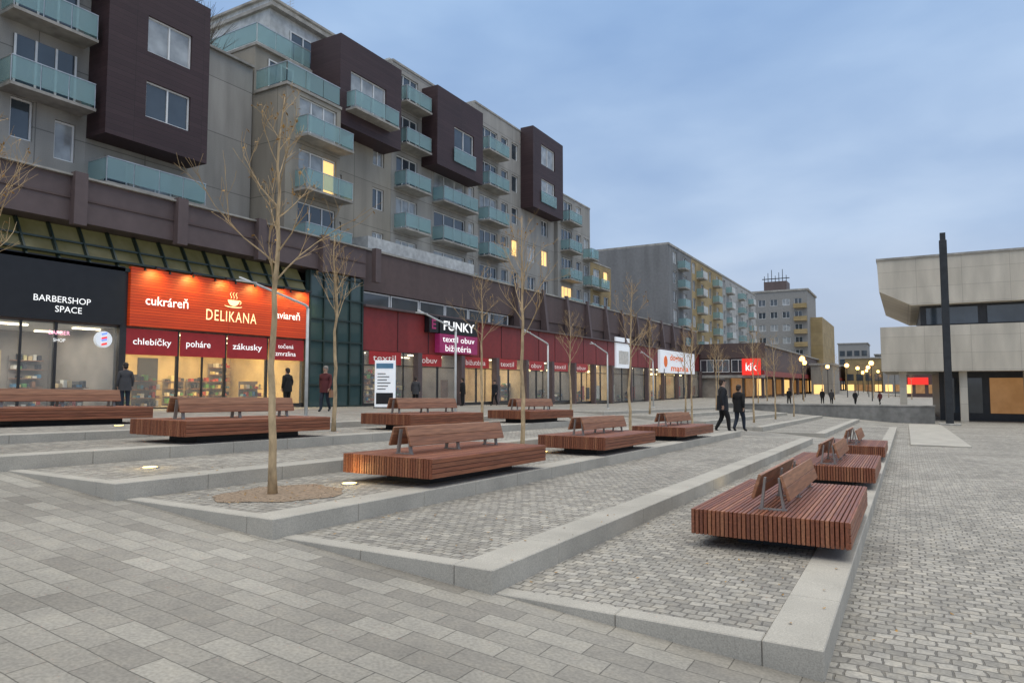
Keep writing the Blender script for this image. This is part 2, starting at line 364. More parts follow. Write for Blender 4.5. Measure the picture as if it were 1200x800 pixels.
# ------------------------------------------------------------------ benches
def make_bench(loc):
    th=thing('park_bench',loc,'red-brown slatted hardwood double-sided bench on paved terrace','bench','slatted benches on the stepped plaza')
    W=1.4;L=2.95;z0=.115;z1=.355
    s=MB();n=35;p=W/n
    for i in range(n):
        x=-W+i*p
        s.box(x,x+p-.009,random.uniform(0,.006),L-random.uniform(0,.006),z0+random.uniform(0,.004),z1+random.uniform(-.0015,.0015),'wood%d'%random.choice([0,0,1,2,3,3,4]))
    for j in range(4):
        z=z0+.006+j*.059;s.box(-.010,.006,.01,L-.01,z,z+.050,'wood%d'%random.choice([0,1,2,3]))
    s.fin('seat',th,bevel=.003)
    b=MB();b.box(-W+.35,-.35,.45,L-.45,-.02,z0+.02,'darksteel')
    for yy in (.4,1.1,1.85,2.5): b.box(-W+.03,-.04,yy,yy+.05,z0+.03,z1-.03,'darksteel')
    b.fin('base',th)
    y0,y1=.26,L-.40;cx=-W/2
    for sg in (-1,1):
        m_=MB()
        def pt(t,o):
            x=cx+sg*(.155-.075*t);z=z1+.105+.235*t
            return (x+sg*o*.95,z+o*.3)
        for j in range(2):
            t0=j/2;t1=(j+.985)/2
            a=pt(t0,0);b_=pt(t1,0);c=pt(t1,.03);d=pt(t0,.03)
            m_.hexa([(a[0],y0,a[1]),(d[0],y0,d[1]),(d[0],y1,d[1]),(a[0],y1,a[1]),(b_[0],y0,b_[1]),(c[0],y0,c[1]),(c[0],y1,c[1]),(b_[0],y1,b_[1])],'woodb' if j else 'woodc')
        m_.fin('backrest',th,bevel=.004)
    for yy in (.34,1.4,2.42):
        l=MB();wd=.05
        l.box(cx-.13,cx+.13,yy,yy+wd,z1-.01,z1+.012,'bracket')
        for sg in (-1,1):
            q=[(cx+sg*.115,z1+.01),(cx+sg*.09,z1+.01),(cx+sg*.055,z1+.31),(cx+sg*.075,z1+.31)]
            l.hexa([(q[0][0],yy,q[0][1]),(q[1][0],yy,q[1][1]),(q[1][0],yy+wd,q[1][1]),(q[0][0],yy+wd,q[0][1]),(q[3][0],yy,q[3][1]),(q[2][0],yy,q[2][1]),(q[2][0],yy+wd,q[2][1]),(q[3][0],yy+wd,q[3][1])],'bracket')
        l.fin('backrest_support',th)
    return th
bp=[(-.46,6.75),(-.46,12.3),(-.46,18.),(-4.86,6.55),(-4.86,11.9),(-4.86,17.2),(-9.26,6.4),(-9.26,11.7),(-9.26,17.1),(-13.9,5.9),(-13.9,2.2)]
b0=None
for x,y in bp:
    loc=(x,y,gz(x-.7,y+1.4)+.025)
    if b0 is None: b0=make_bench(loc)
    else: clone(b0,loc)
for o in [o for o in COL.objects if o.name.startswith('park_bench')]: o.rotation_euler=(-.02,0,0)
# recessed ground lamps
l0=None
for q,(x,y) in enumerate([(-6.0,6.40),(-10.3,8.2),(-8.2,5.2),(-10.5,13.2),(-2.2,11.4),(-6.3,12.2),(-6.1,18.2),(-10.4,18.3),(-1.6,22.8),(-13.0,7.6)]):
    loc=(x,y,gz(x,y)+.004)
    if l0 is None:
        mb=MB();pts=[(.085*math.cos(a*math.pi/8),.085*math.sin(a*math.pi/8),.006) for a in range(16)]
        mb.face(pts,'groundlamp');mb.path([(0,0,-.01),(0,0,.004)],[.11,.11],'metal',16)
        l0=tag(mb.fin('ground_lamp',loc=loc),'small round lit lamp recessed in the paving','lamp','recessed ground lamps in the terraces')
    else: clone(l0,loc)
    if q<8:
        lp=bpy.data.lights.new('ground_glow','POINT');lp.energy=2.0;lp.color=(1,.72,.28);lp.shadow_soft_size=.06
        lo=bpy.data.objects.new('ground_glow',lp);lo.location=(x,y,loc[2]+.16);COL.objects.link(lo)
# ------------------------------------------------------------------ trees
def make_tree(loc,seed,H=4.35):
    rnd=random.Random(seed)
    th=thing('tree',loc,'slender young bare tree with a few withered leaves','tree','young trees in the plaza rows')
    t=MB();pts=[];rs=[];n=16
    x=y=0
    for i in range(n+1):
        f=i/n;pts.append((x,y,f*H));rs.append(.043*(1-f)**.8+.003 if i else .055)
        x+=rnd.uniform(-.03,.03);y+=rnd.uniform(-.03,.03)
    t.path(pts,rs,'bark',8);t.fin('trunk',th,smooth=True)
    c=MB()
    def at(z):
        f=max(0,min(n-1e-3,z/H*n));i=int(f);a=Vector(pts[i]);b=Vector(pts[i+1]);return a.lerp(b,f-i)
    tips=[]
    def branch(p,d,L,r,lev):
        k=5 if lev==0 else 3;q=[p];dd=d.copy()
        for i in range(k):
            dd=(dd+Vector((rnd.uniform(-.2,.2),rnd.uniform(-.2,.2),rnd.uniform(-.02,.16)))).normalized();q.append(q[-1]+dd*(L/k))
        c.path(q,[max(.0022,r*(1-.8*i/k)) for i in range(k+1)],'bark' if lev==0 else 'twig',5 if lev==0 else 3,cap=False)
        tips.append((q[-1],dd));tips.append((q[-2],dd))
        if lev<2:
            m=rnd.randint(4,6) if lev==0 else rnd.randint(1,3)
            for j in range(m):
                f=rnd.uniform(.25,.95)*k;i=int(f);pp=q[i].lerp(q[min(i+1,k)],f-i)
                v=Vector((rnd.uniform(-1,1),rnd.uniform(-1,1),rnd.uniform(-.3,.8))).normalized()
                branch(pp,(dd*.85+v*.65).normalized(),L*rnd.uniform(.35,.55),max(r*.5,.003),lev+1)
    nb=15;az=rnd.uniform(0,6)
    for i in range(nb):
        f=i/(nb-1);z=2.2+(H-2.45)*f+rnd.uniform(-.06,.06);az+=2.4+rnd.uniform(-.4,.4)
        el=math.radians(rnd.uniform(38,62));L=(1.2-.85*f)*rnd.uniform(.6,1.15)
        branch(at(z),Vector((math.cos(az)*math.cos(el),math.sin(az)*math.cos(el),math.sin(el))),L,.0115*(1-.6*f),0)
    for p,d in tips:
        if rnd.random()<.2:
            s_=rnd.uniform(.016,.03);u=Vector((rnd.uniform(-1,1),rnd.uniform(-1,1),rnd.uniform(-1,.2))).normalized();w=u.cross(Vector((.3,.2,1))).normalized()
            c.face([p,p+u*s_+w*s_*.6,p+u*s_*2.1,p+u*s_-w*s_*.6],'leaf')
    c.fin('crown',th)
    return th
tv=[make_tree((-6.1,5.3,gz(-6.1,5.3)),3,4.5),make_tree((-10.4,10.6,gz(-10.4,10.6)),11,4.2),make_tree((-6.1,11.0,gz(-6.1,11.)),29,4.4)]
k=0
for x,y,s in [(-6.1,16.7,.92),(-6.1,22.5,.85),(-10.4,4.2,1),(-10.4,16.4,.98),(-10.4,22.3,.92),(-6.1,33,1),(-6.1,39,1),(-6.1,46,.95),(-10.4,31,1),(-10.4,37,1.0),(-10.4,44,1.05),(-13.5,58,1.2),(-12.5,70,1.3),(-14,84,1.4),(-11,92,1.3),(-9,110,1.5),(-12,125,1.5),(-5,140,1.5),(-3,160,1.7),(1,150,1.6)]:
    clone(tv[k%3],(x,y,gz(x,y)),rot=k*1.7+.6,scale=s);k+=1
# ------------------------------------------------------------------ slanted arm lamps
def arm_lamp(loc):
    th=thing('street_lamp',loc,'pale grey post lamp with long slanted arm','street lamp','slanted arm lamps before the shops')
    a=MB();a.path([(0,0,0),(0,0,3.05)],[.05,.04],'lightmetal',10);a.path([(0,0,0),(0,0,.03)],[.12,.12],'lightmetal',12);a.fin('post',th,smooth=True)
    b=MB();P=[(0,0,3.05),(0,-.03,3.10),(0,-.12,3.14),(0,-1.2,3.38),(0,-2.3,3.62)]
    b.path(P,[.04,.04,.038,.032,.024],'lightmetal',8);b.fin('arm',th,smooth=True)
    c=MB();c.box(-.06,.06,-2.35,-1.8,3.52,3.55,'lightmetal');c.fin('lamp_head',th)
    return th
a0=arm_lamp((-14.5,13.7,gz(-14.5,13.7)))
for y in (21.0,28.6,36,44): clone(a0,(-14.5,y,gz(-14.5,y)))
def far_lamp(loc):
    th=thing('street_lamp',loc,'lit street lamp on a slim dark pole','street lamp','lit lamps along the far promenade')
    a=MB();a.path([(0,0,0),(0,0,5.9)],[.08,.05],'darksteel',8);a.fin('post',th)
    b=MB();b.ball((0,0,6.12),.36,'warmlamp');b.fin('lamp_head',th,smooth=True)
    c=MB();c.path([(0,0,6.46),(0,0,6.6)],[.42,.1],'darksteel',10);c.fin('lamp_cap',th)
    return th
f0=far_lamp((-11.7,97,-1.1))
for x,y in [(-8.8,133),(-8.4,157),(-8,186),(-13.2,112),(-2,175),(-6.2,150),(-4.5,120),(-10,210),(-11,230),(2,190),(-12.5,140),(-6,200)]: clone(f0,(x,y,-1.15))
# ------------------------------------------------------------------ mast
mst=thing('mast',(2.45,53.2,base_z(2.45,53.2)),'tall square dark steel mast standing on the plaza','mast')
a=MB();a.box(-.215,.215,-.215,.215,.0,12.2,'darksteel');a.fin('column',mst,bevel=.02)
a=MB();a.box(-.16,.16,-.16,.16,12.2,12.7,'darksteel');a.fin('lamp_head',mst)
a=MB();a.box(-.6,.6,-.6,.6,-.05,.12,'slab');a.fin('footing',mst,bevel=.02)
a=MB();a.box(-12.3,1.7,55.2,55.6,-1.5,.15,'wallgrey');a.box(-12.35,1.75,55.15,55.65,.15,.24,'slab')
tag(a.fin('low_wall',base=(-4,55.4,-1.1)),'long low grey concrete wall across the plaza','wall')
# ------------------------------------------------------------------ PODIUM 1
B=Vector((-26,10,.6))
th=thing('shopping_arcade',B,'dark taupe shopping arcade with slanted glazing above the shops','shop building')
a=MB()
a.box(-60,-26.9,-25,28.5,7.5,8.9,'fascia')
a.box(-26.9,-25.75,-25,28.5,7.55,9.15,'fascia')
for i in range(14):
    y=-23+i*4.0;a.box(-25.75,-25.45,y,y+.45,7.4,9.3,'fascia')
a.box(-25.8,-25.6,-25,28.5,9.15,9.22,'slab')
a.box(-25.75,-25.7,-25,28.5,8.35,8.42,'brownwall')
for i in range(46):
    y=-23+i*1.05
    if y>24: break
    a.hexa([(-25.90,y,6.15),(-25.72,y,6.15),(-25.72,y+.07,6.15),(-25.90,y+.07,6.15),(-26.75,y,7.54),(-26.57,y,7.54),(-26.57,y+.07,7.54),(-26.75,y+.07,7.54)],'green')
a.box(-26.1,-25.7,-25,24.5,6.3,6.38,'green')
a.box(-26.5,-26.2,-25,24.5,6.86,6.92,'green')
a.box(-26.1,-25.85,-25,24.5,6.02,6.15,'green')
a.box(-26.6,-26.05,-25,24.5,3.9,6.02,'fascia')
a.box(-60,-34,-25,28.5,.2,7.5,'intdark')
a.fin('wall',th,B)
a=MB();a.hexa([(-25.98,-25,6.15),(-25.92,-25,6.15),(-25.92,24.5,6.15),(-25.98,24.5,6.15),(-26.83,-25,7.54),(-26.77,-25,7.54),(-26.77,24.5,7.54),(-26.83,24.5,7.54)],'skyglass')
a.fin('skylight',th,B)
def room(th,B,y0,y1,xf,zb,zt,depth,wk,shelves=True,seed=1,power=60,col=(1,.8,.55),light=True):
    r=MB();xb=xf-depth
    r.box(xb,xf-.02,y0,y1,zb-.12,zb,'floor')
    r.face([(xb,y0,zb),(xb,y1,zb),(xb,y1,zt),(xb,y0,zt)],wk)
    r.face([(xb,y0,zb),(xf-.1,y0,zb),(xf-.1,y0,zt),(xb,y0,zt)],wk)
    r.face([(xb,y1,zb),(xf-.1,y1,zb),(xf-.1,y1,zt),(xb,y1,zt)],wk)
    r.face([(xb,y0,zt-.02),(xf-.1,y0,zt-.02),(xf-.1,y1,zt-.02),(xb,y1,zt-.02)],'frame')
    r.fin('shop_interior',th,B)
    rn=random.Random(seed)
    n=int((y1-y0)/2.4)
    c=MB()
    for i in range(n+1):
        yy=y0+.4+(y1-y0-1.4)*i/max(1,n)
        for xo in (1.2,depth-1.): c.box(xf-xo-.12,xf-xo,yy,yy+1.1,zt-.08,zt-.04,'ceil')
    c.fin('ceiling_light',th,B)
    if shelves:
        s=MB();cols=['g1','g2','g3','g4','g5','g6','g7','g7','intwall']
        def rack(xx,yy,hh):
            s.box(xx-.42,xx-.38,yy,yy+1.1,zb,zb+hh+.1,'intdark')
            for lv in range(int(hh/.36)+1):
                z=zb+.08+lv*.36;s.box(xx-.38,xx,yy,yy+1.1,z,z+.03,'g6')
                for q in range(6):
                    if rn.random()<.8:
                        w=rn.uniform(.1,.165);s.box(xx-.3,xx-.05,yy+.03+q*.175,yy+.03+q*.175+w,z+.03,z+rn.uniform(.10,.31),rn.choice(cols))
        m=int((y1-y0)/1.25)
        for i in range(m):
            yy=y0+.2+i*1.25
            r_=rn.random()
            if r_<.6: rack(xb+.5,yy,rn.choice([1.2,2.0,2.0]))
            elif r_<.9: s.box(xb+.02,xb+.05,yy,yy+1.0,zb+.8,zb+2.3,rn.choice(cols))
            if rn.random()<.45: rack(xf-rn.uniform(.7,2.2),yy,rn.uniform(.5,1.2))
            if rn.random()<.35: s.box(xf-.35,xf-.32,yy+.1,yy+.9,zb+.3,zb+rn.uniform(1.3,2.0),rn.choice(['g4','g7','g1','g6','g7']))
            if rn.random()<.35:
                xx=xf-rn.uniform(.8,2.5);s.box(xx-.1,xx+.1,yy+.3,yy+.5,zt-.75,zt-.55,'bulb')
        s.fin('shelf',th,B)
    if light:
        L=bpy.data.lights.new('shop_light','AREA');L.shape='RECTANGLE';L.size=depth*.6;L.size_y=(y1-y0)*.85;L.energy=power;L.color=col
        o=bpy.data.objects.new('shop_light',L);o.location=(xf-depth*.45,(y0+y1)/2,zt-.2);COL.objects.link(o)
def shopfront(th,B,xf,y0,y1,z0,z1,step,fk='dframe',head=None):
    n=max(1,round((y1-y0)/step));st=(y1-y0)/n;P=PX(xf)
    for i in range(n):
        a0,a1=y0+i*st,y0+(i+1)*st
        w=MB();w.pbox(P,a0+.05,a1-.05,z0+.15,z1,.05,.07,'shopglass');w=w.fin('shop_window',th,B)
        f=MB();f.pbox(P,a0-.05,a0+.05,z0,z1,0,.12,fk);f.pbox(P,a0+.05,a1-.05,z0,z0+.15,0,.12,fk)
        if i%3==1:
            c=(a0+a1)/2;f.pbox(P,c-.04,c+.04,z0+.15,z1,.0,.04,fk)
        if head: f.pbox(P,a0+.05,a1-.05,head-.05,head,0,.045,fk)
        f.fin('frame',w,B)
room(th,B,8.4,15.1,-26.1,.75,3.88,5,'intdark',seed=3,power=210,col=(1,.95,.88))
shopfront(th,B,-26.05,8.4,15.1,.75,3.9,2.2)
room(th,B,15.3,24.4,-26.1,.66,3.88,5.5,'intwall',seed=5,power=500,col=(1,.72,.32))
shopfront(th,B,-26.05,15.3,24.4,.62,3.9,2.3)
room(th,B,-20,8.2,-26.1,.9,3.88,5,'intdark',seed=8,light=False)
shopfront(th,B,-26.05,-20,8.2,.9,3.9,2.4)
for y in (8.3,15.2,24.5):
    a=MB();a.box(-26.3,-25.95,y-.13,y+.13,.3,6.1,'dframe');a.fin('column',th,B)
# green curtain wall 24.6..28.5
a=MB();P=PX(-25.9)
a.box(-26.3,-26.0,24.65,28.5,.4,7.5,'greenglass');a.fin('curtain_wall',th,B)
a=MB()
for i in range(5): a.pbox(P,24.65+i*.96-.04,24.65+i*.96+.04,.4,7.49,0,.1,'green')
for i in range(7): a.pbox(P,24.7,28.45,.5+i*1.13,.58+i*1.13,.01,.09,'green')
a.fin('frame',th,B)
# red word bands on glass
bd=thing('shop_banner',(-25.95,15.5,2.8),'dark red window banners with white words above shop windows','sign')
words=['chlebíčky','poháre','zákusky','']
P=PX(-26.03);bb=(-25.95,15.5,2.8);st=9.1/4
for i,w in enumerate(words):
    a=MB();y=15.3+i*st;a.pbox(P,y+.06,y+st-.06,2.85,3.86,-.03,-.01,'signred');a.fin('panel',bd,bb)
    if w: text(w,1.6 if len(w)>6 else 1.15,.36,P,y+.33,3.17,-.035,'signw',bd,bb,bold=.005)
text('točená',.95,.22,P,15.3+3*st+.6,3.42,-.035,'signw',bd,bb)
text('zmrzlina',1.25,.22,P,15.3+3*st+.45,3.06,-.035,'signw',bd,bb)
sb=(-25.8,19.8,3.95)
sg=thing('shop_sign',sb,'orange-red slatted confectionery sign with gold lettering lit from above','sign')
a=MB();a.box(-26.0,-25.8,15.35,24.45,3.95,6.25,'delik');a.fin('panel',sg,sb)
P=PX(-25.79)
text('cukráreň',1.85,.40,P,15.95,4.82,-.01,'signw',sg,sb,bold=.008)
text('DELIKANA',2.6,.46,P,18.65,4.45,-.01,'gold',sg,sb,spacing=1.15)
text('kaviareň',1.7,.38,P,22.15,4.82,-.01,'signw',sg,sb,bold=.008)
em=MB();cy=20.0
def arc(cx,cz,rx,rz,a0,a1,w,n=16):
    for i in range(n):
        t0=math.radians(a0+(a1-a0)*i/n);t1=math.radians(a0+(a1-a0)*(i+1)/n)
        q=[]
        for t,s_ in ((t0,0),(t1,0),(t1,w),(t0,w)): q.append(P(cx+(rx-s_)*math.cos(t),cz+(rz-s_)*math.sin(t),-.01))
        em.face(q,'gold')
arc(cy,5.16,.46,.08,180,360,.045)
arc(cy,5.42,.30,.26,180,360,.27)
arc(cy+.30,5.34,.11,.09,-80,110,.035)
for q in range(3):
    cx=cy-.15+q*.15
    for j in range(8):
        z0_=5.49+j*.035;z1_=z0_+.035;o0=.035*math.sin(j*.9);o1=.035*math.sin((j+1)*.9)
        em.face([P(cx+o0-.014,z0_,-.01),P(cx+o0+.014,z0_,-.01),P(cx+o1+.014,z1_,-.01),P(cx+o1-.014,z1_,-.01)],'gold')
em.fin('emblem',sg,sb)
for y in (16.3,17.9,19.5,21.1,22.7,24.0):
    a=MB();a.box(-25.8,-25.35,y-.02,y+.02,6.28,6.31,'dframe');a.box(-25.5,-25.35,y-.2,y+.2,6.22,6.32,'dframe');a.fin('sign_lamp',sg,sb)
    L=bpy.data.lights.new('sign_light','SPOT');L.energy=95;L.color=(1,.84,.25);L.spot_size=math.radians(150);L.spot_blend=.9;L.shadow_soft_size=.06
    o=bpy.data.objects.new('sign_light',L);o.location=(-25.38,y,6.2);COL.objects.link(o);o.rotation_euler=(Vector((-.6,0,-1.)).to_track_quat('-Z','Y').to_euler())
# barbershop
sb=(-25.85,12,3.95)
sg=thing('shop_sign',sb,'black barbershop sign with white lettering','sign')
a=MB();a.box(-26.0,-25.85,8.4,15.15,3.95,6.2,'black');a.fin('panel',sg,sb)
P=PX(-25.84)
text('BARBERSHOP',1.9,.22,P,12.0,4.58,-.01,'signw',sg,sb)
text('SPACE',.9,.22,P,12.7,4.24,-.01,'signw',sg,sb)
sb=(-25.6,14.3,3.2)
sg=thing('barber_sign',sb,'round glowing white barber sign with striped pole emblem','sign')
a=MB();a.path([(-25.75,14.3,3.35),(-25.6,14.3,3.35)],[.30,.30],'whitelit',24);a.fin('disc',sg,sb)
a=MB()
for i in range(6):
    k_=['redlit','whitelit','bluelit'][i%3];z=3.12+i*.075
    a.face([(-25.58,14.2,z),(-25.58,14.4,z+.05),(-25.58,14.4,z+.115),(-25.58,14.2,z+.065)],k_)
a.fin('striped_pole',sg,sb)
sb=(-25.98,12.8,3.0)
sg=thing('neon_sign',sb,'small pink and white barber lettering in the shop window','sign')
text('BARBER',.7,.14,PX(-26.0),12.6,3.45,-.02,'pinkw',sg,sb);text('SHOP',.4,.12,PX(-26.0),12.75,3.2,-.02,'signw',sg,sb)
# ------------------------------------------------------------------ PODIUM 2
B=Vector((-26,60,0))
th=thing('shopping_arcade',B,'long low arcade with maroon fascia band and lit shop windows','shop building')
a=MB()
a.box(-60,-26.6,28.5,100,6.95,9.0,'brownwall')
a.box(-26.6,-26.3,28.5,100,7.0,9.3,'brownwall')
a.box(-26.35,-26.2,28.5,100,9.3,9.42,'slab')
a.box(-26.4,-26.0,28.5,100,3.6,6.0,'maroon')
a.box(-26.3,-25.7,28.5,100,6.0,6.12,'fascia')
for i in range(12):
    y=46.+i*4.6;a.hexa([(-26.3,y,6.12),(-25.7,y,6.12),(-25.7,y+.4,6.12),(-26.3,y+.4,6.12),(-26.3,y,9.6),(-26.1,y,9.6),(-26.1,y+.4,9.6),(-26.3,y+.4,9.6)],'fascia')
a.box(-26.7,-26.4,46,100,6.12,7.0,'brownwall')
a.box(-60,-33,28.5,100,-.6,6.9,'intdark')
a.box(-29,-27.4,30.5,42,9.0,10.5,'white')
for i in range(24): a.box(-26.0,-25.975,28.6+i*3,28.64+i*3,3.62,5.98,'bay')
a.fin('wall',th,B)
P=PX(-26.4)
for i in range(6): window(th,B,P,28.7+i*2.8,31.4+i*2.8,6.15,6.95,'pane',0,depth=.1)
yy=[28.7,38,47,56,65,76,88,99.8]
pw=[110,260,120,200,90,220,130]
for i in range(7):
    room(th,B,yy[i]+.1,yy[i+1]-.1,-26.1,base_z(-26,yy[i])+.05,3.58,5,'intwall' if i%2 else 'intdark',seed=20+i,power=pw[i],col=(1,.80,.55) if i%2 else (1,.9,.78))
    shopfront(th,B,-26.0,yy[i],yy[i+1],base_z(-26,yy[i])+.02,3.58,2.3 if i<4 else 3.5,head=2.8)
for y in yy[1:]+[33.3,42.5,51.5,60.5,70.5,82,94]:
    a=MB();a.box(-25.98,-25.6,y-.2,y+.2,-.6,3.6,'fascia');a.fin('column',th,B)
sb=(-26,36,2.8)
bd=thing('shop_banner',sb,'dark banner with white words above clothing shop windows','sign')
P=PX(-25.99)
for w,y,wd in (('textil',29.4,2.0),('obuv',33.9,1.6),('bižutéria',38.8,2.5),('textil',43.4,2.0),('obuv',48.2,1.8),('textil',52.4,2.2),('obuv',57,2.0)):
    a=MB();a.pbox(P,y-.3,y+wd+.5,2.82,3.57,-.04,-.02,'signred');a.fin('panel',bd,sb)
    text(w,wd,.36,P,y,3.02,-.05,'signdim',bd,sb)
sb=(-25.7,37,3.9)
sg=thing('shop_sign',sb,'black and magenta clothing store sign on maroon fascia','sign')
a=MB();a.box(-25.98,-25.6,35.3,39.7,4.95,6.0,'black');a.fin('upper_panel',sg,sb)
a=MB();a.box(-25.98,-25.6,35.3,39.7,3.72,4.92,'magenta');a.fin('lower_panel',sg,sb)
a=MB();a.box(-25.98,-25.6,34.2,35.15,4.95,6.0,'black');a.fin('logo_panel',sg,sb)
P=PX(-25.59)
text('E',.45,.62,P,34.42,5.16,-.01,'magenta',sg,sb,bold=.03)
text('FUNKY',3.6,.60,P,35.7,5.17,-.01,'signw',sg,sb,bold=.015)
text('textil obuv',3.7,.38,P,35.6,4.42,-.01,'signw',sg,sb,bold=.004);text('bižutéria',3.0,.42,P,35.9,3.82,-.01,'signw',sg,sb,bold=.004)
sb=(-25.7,88,3.)
sg=thing('shop_sign',sb,'white lit sign board with orange lettering','sign')
a=MB();a.box(-25.9,-25.6,80.5,96,3.1,5.9,'whitelit');a.fin('panel',sg,sb)
P=PX(-25.59)
a=MB();a.path([P(82.6,4.5,.01),P(82.6,4.5,-.03)],[.7,.7],'orangelit',20);a.fin('emblem',sg,sb)
text('dogma',6.,1.0,P,84.4,4.45,-.02,'orangelit',sg,sb,bold=.02);text('manila',8.,.8,P,84.8,3.35,-.02,'orangelit',sg,sb,bold=.02)
a=MB();a.box(-25.98,-25.8,66.5,70.8,3.4,6.6,'whitelit');a.box(-25.8,-25.78,67.2,70.1,3.8,5.2,'g4')
tag(a.fin('poster_board',base=(-25.9,68,3)),'pale advertising board mounted on maroon fascia','billboard')
# ------------------------------------------------------------------ PODIUM 3
B=Vector((-20,130,-1))
th=thing('shop_building',B,'low dark shop block with lit ground floor beyond the arcade','shop building')
a=MB();a.box(-50,-17.3,100.2,270,3.0,7.2,'brownwall');a.box(-17.3,-17,100.2,270,2.8,3.6,'maroon');a.box(-50,-22,100.5,270,-1.2,3.0,'intdark')
a.box(-26.5,-16.8,100,100.2,5.4,7.5,'brownwall');a.box(-26.5,-16.9,100.0,100.2,2.6,3.0,'slab');a.box(-50,-16.9,100.1,270,7.2,7.4,'slab')
a.fin('wall',th,B)
for i in range(16):
    a=MB();a.box(-21.9,-21.8,102+i*10,109+i*10,-.8,2.6,'lit' if i in(2,5,9,12) else 'litdim');a.fin('shop_window',th,B)
for i in range(18):
    a=MB();a.box(-17.6,-17.2,101+i*9,101.5+i*9,-1.2,2.8,'fascia');a.fin('column',th,B)
for i in range(3):
    window(th,B,PY(100.02),-25.8+i*2.2,-23.9+i*2.2,3.4,5.2,'pane',1,depth=-.03)
sb=(-18.6,99.9,2.8)
sg=thing('shop_sign',sb,'red square discount store sign with white lettering','sign')
a=MB();a.box(-19.9,-17.4,99.7,99.95,3.0,5.3,'redlit');a.fin('panel',sg,sb)
P=PY(99.69);text('kik',1.5,1.1,P,-19.4,3.6,-.01,'signw',sg,sb,bold=.02)
# ------------------------------------------------------------------ APARTMENTS
FL=[9.2,12.1,15.0,17.9,20.8]
def pick(rn,p=.05):
    r=rn.random()
    return 'lit' if r<p else ('curtain' if r<.45 else 'pane')
def section(B,label,y0,y1,xf,zt,wk,wins,bays,balcs,seed,xb=-44):
    rn=random.Random(seed);B=Vector(B)
    th=thing('apartment_building',B,label,'apartment building')
    P=PX(xf);ops=[];W=[]
    for w in wins:
        z=FL[w[2]];o=(w[0],w[1],z+w[3],z+w[4]);
        if o[3]<zt: ops.append(o);W.append((o,w[5],w[6] if len(w)>6 else pick(rn)))
    for b in balcs:
        z=FL[b[2]];o=(b[0]+.25,b[1]-.25,z+.02,z+2.3)
        if o[3]<zt: ops.append(o);W.append((o,2,b[3] if len(b)>3 else pick(rn)))
    a=MB();wallgrid(a,P,y0,y1,8.9,zt,ops,wk);a.box(xb,xf-.25,y0+.003,y1-.003,8.9,zt-.003,wk);a.box(xb,xf+.06,y0,y1,zt,zt+.15,'slab')
    a.fin('wall',th,B)
    for o,mu,kd in W: window(th,B,P,*o,kd,mu)
    for b in balcs: balcony(th,B,xf,b[0],b[1],FL[b[2]])
    for (ya,yb,za,zb_,xo,bw) in bays:
        P2=PX(xo);a=MB();wallgrid(a,P2,ya,yb,za,zb_,[w[:4] for w in bw],'bay',.2);a.box(xf+.002,xo-.2,ya+.003,yb-.003,za+.003,zb_-.003,'bay');a.fin('bay',th,B)
        for w in bw:
            window(th,B,P2,*w[:4],w[5],w[4])
            if len(w)>6: 
                r=MB();r.pbox(P2,w[0]-.15,w[1]+.15,w[2]-.05,w[2]+.95,-.12,-.09,'rail');r.pbox(P2,w[0]-.15,w[1]+.15,w[2]+.95,w[2]+1.,-.13,-.08,'metal');r.fin('railing',th,B)
    return th,B
th,B=section((-29.5,8,8.9),'grey apartment block with dark brown cladded bay above the arcade',-12,15.4,-29.5,23.6,'render2',
  [(y,y+1.4,f,.9,2.4,1) for f in range(5) for y in (-9,-5,-1,3)]+[(12.6,13.4,1,-.9,.7,0,'pane'),(14.2,15.0,1,-1.3,.3,0,'curtain')],
  [],[(8.2,10.8,f) for f in range(1,5)],1)
for z in (12.95,15.85,18.75):
    balcony(th,B,-29.5,12.1,15.2,z)
    a=MB();a.box(-29.49,-29.44,12.6,14.9,z+.25,z+2.3,'pane');w_=a.fin('window',th,B)
    a=MB()
    for q in range(4): a.box(-29.44,-29.40,12.6+q*.74,12.68+q*.74,z+.25,z+2.3,'frame')
    a.fin('frame',w_,B)
th,B=section((-29.5,18,8.9),'dark brown projecting block with wide windows over a glazed balcony',15.4,20.1,-29.5,19.4,'render2',
  [(16.2,17.3,0,.1,2.3,0,'pane'),(17.8,19.4,0,.1,2.3,1,'curtain')],
  [(15.42,20.12,12.0,19.5,-28.1,[(17.1,19.2,13.25,14.85,1,'pane'),(17.1,19.2,16.15,17.75,1,'curtain')])],[],2)
balcony(th,B,-29.5,15.5,20.1,10.0,out=1.5)
# S1
B=Vector((-30,26,8.9))
th=thing('apartment_building',B,'beige panel apartment block with blank end wall and roof terrace','apartment building')
a=MB()
a.box(-44,-28.25,24.7,28.7,8.9,17.6,'render')
a.box(-44,-30.6,24.703,35,17.6,20.4,'render')
a.box(-44,-30.4,24.65,35,20.4,20.55,'slab')
a.box(-46,-34.4,19,24.69,8.9,19.0,'render2')
P=PX(-28.0);ops=[(25.6,28.4,f+.05,f+2.35) for f in FL[:3]]
wallgrid(a,P,24.7,28.7,8.9,17.6,ops,'render')
a.box(-30.5,-27.9,24.6,28.7,17.6,17.75,'slab')
P3=PX(-29.5);wn=[(29.3,30.4),(33.2,34.3)]
ops2=[(p,q,f+.95,f+2.35) for f in FL[:3] for p,q in wn]
wallgrid(a,P3,28.7,35,8.9,17.6,ops2,'render');a.box(-44,-29.75,28.703,35,8.9,17.6,'render')
a.box(-42,-31.6,26.5,35,20.55,23.7,'white')
a.box(-42,-31.2,26.3,35.2,23.7,23.9,'slab')
a.box(-41,-33.5,28,34,23.9,25.6,'white');a.box(-41.2,-33.3,27.8,34.2,25.6,25.75,'slab')
a.fin('wall',th,B)
for i,o in enumerate(ops): window(th,B,P,*o,['pane','curtain','curtain'][i],2)
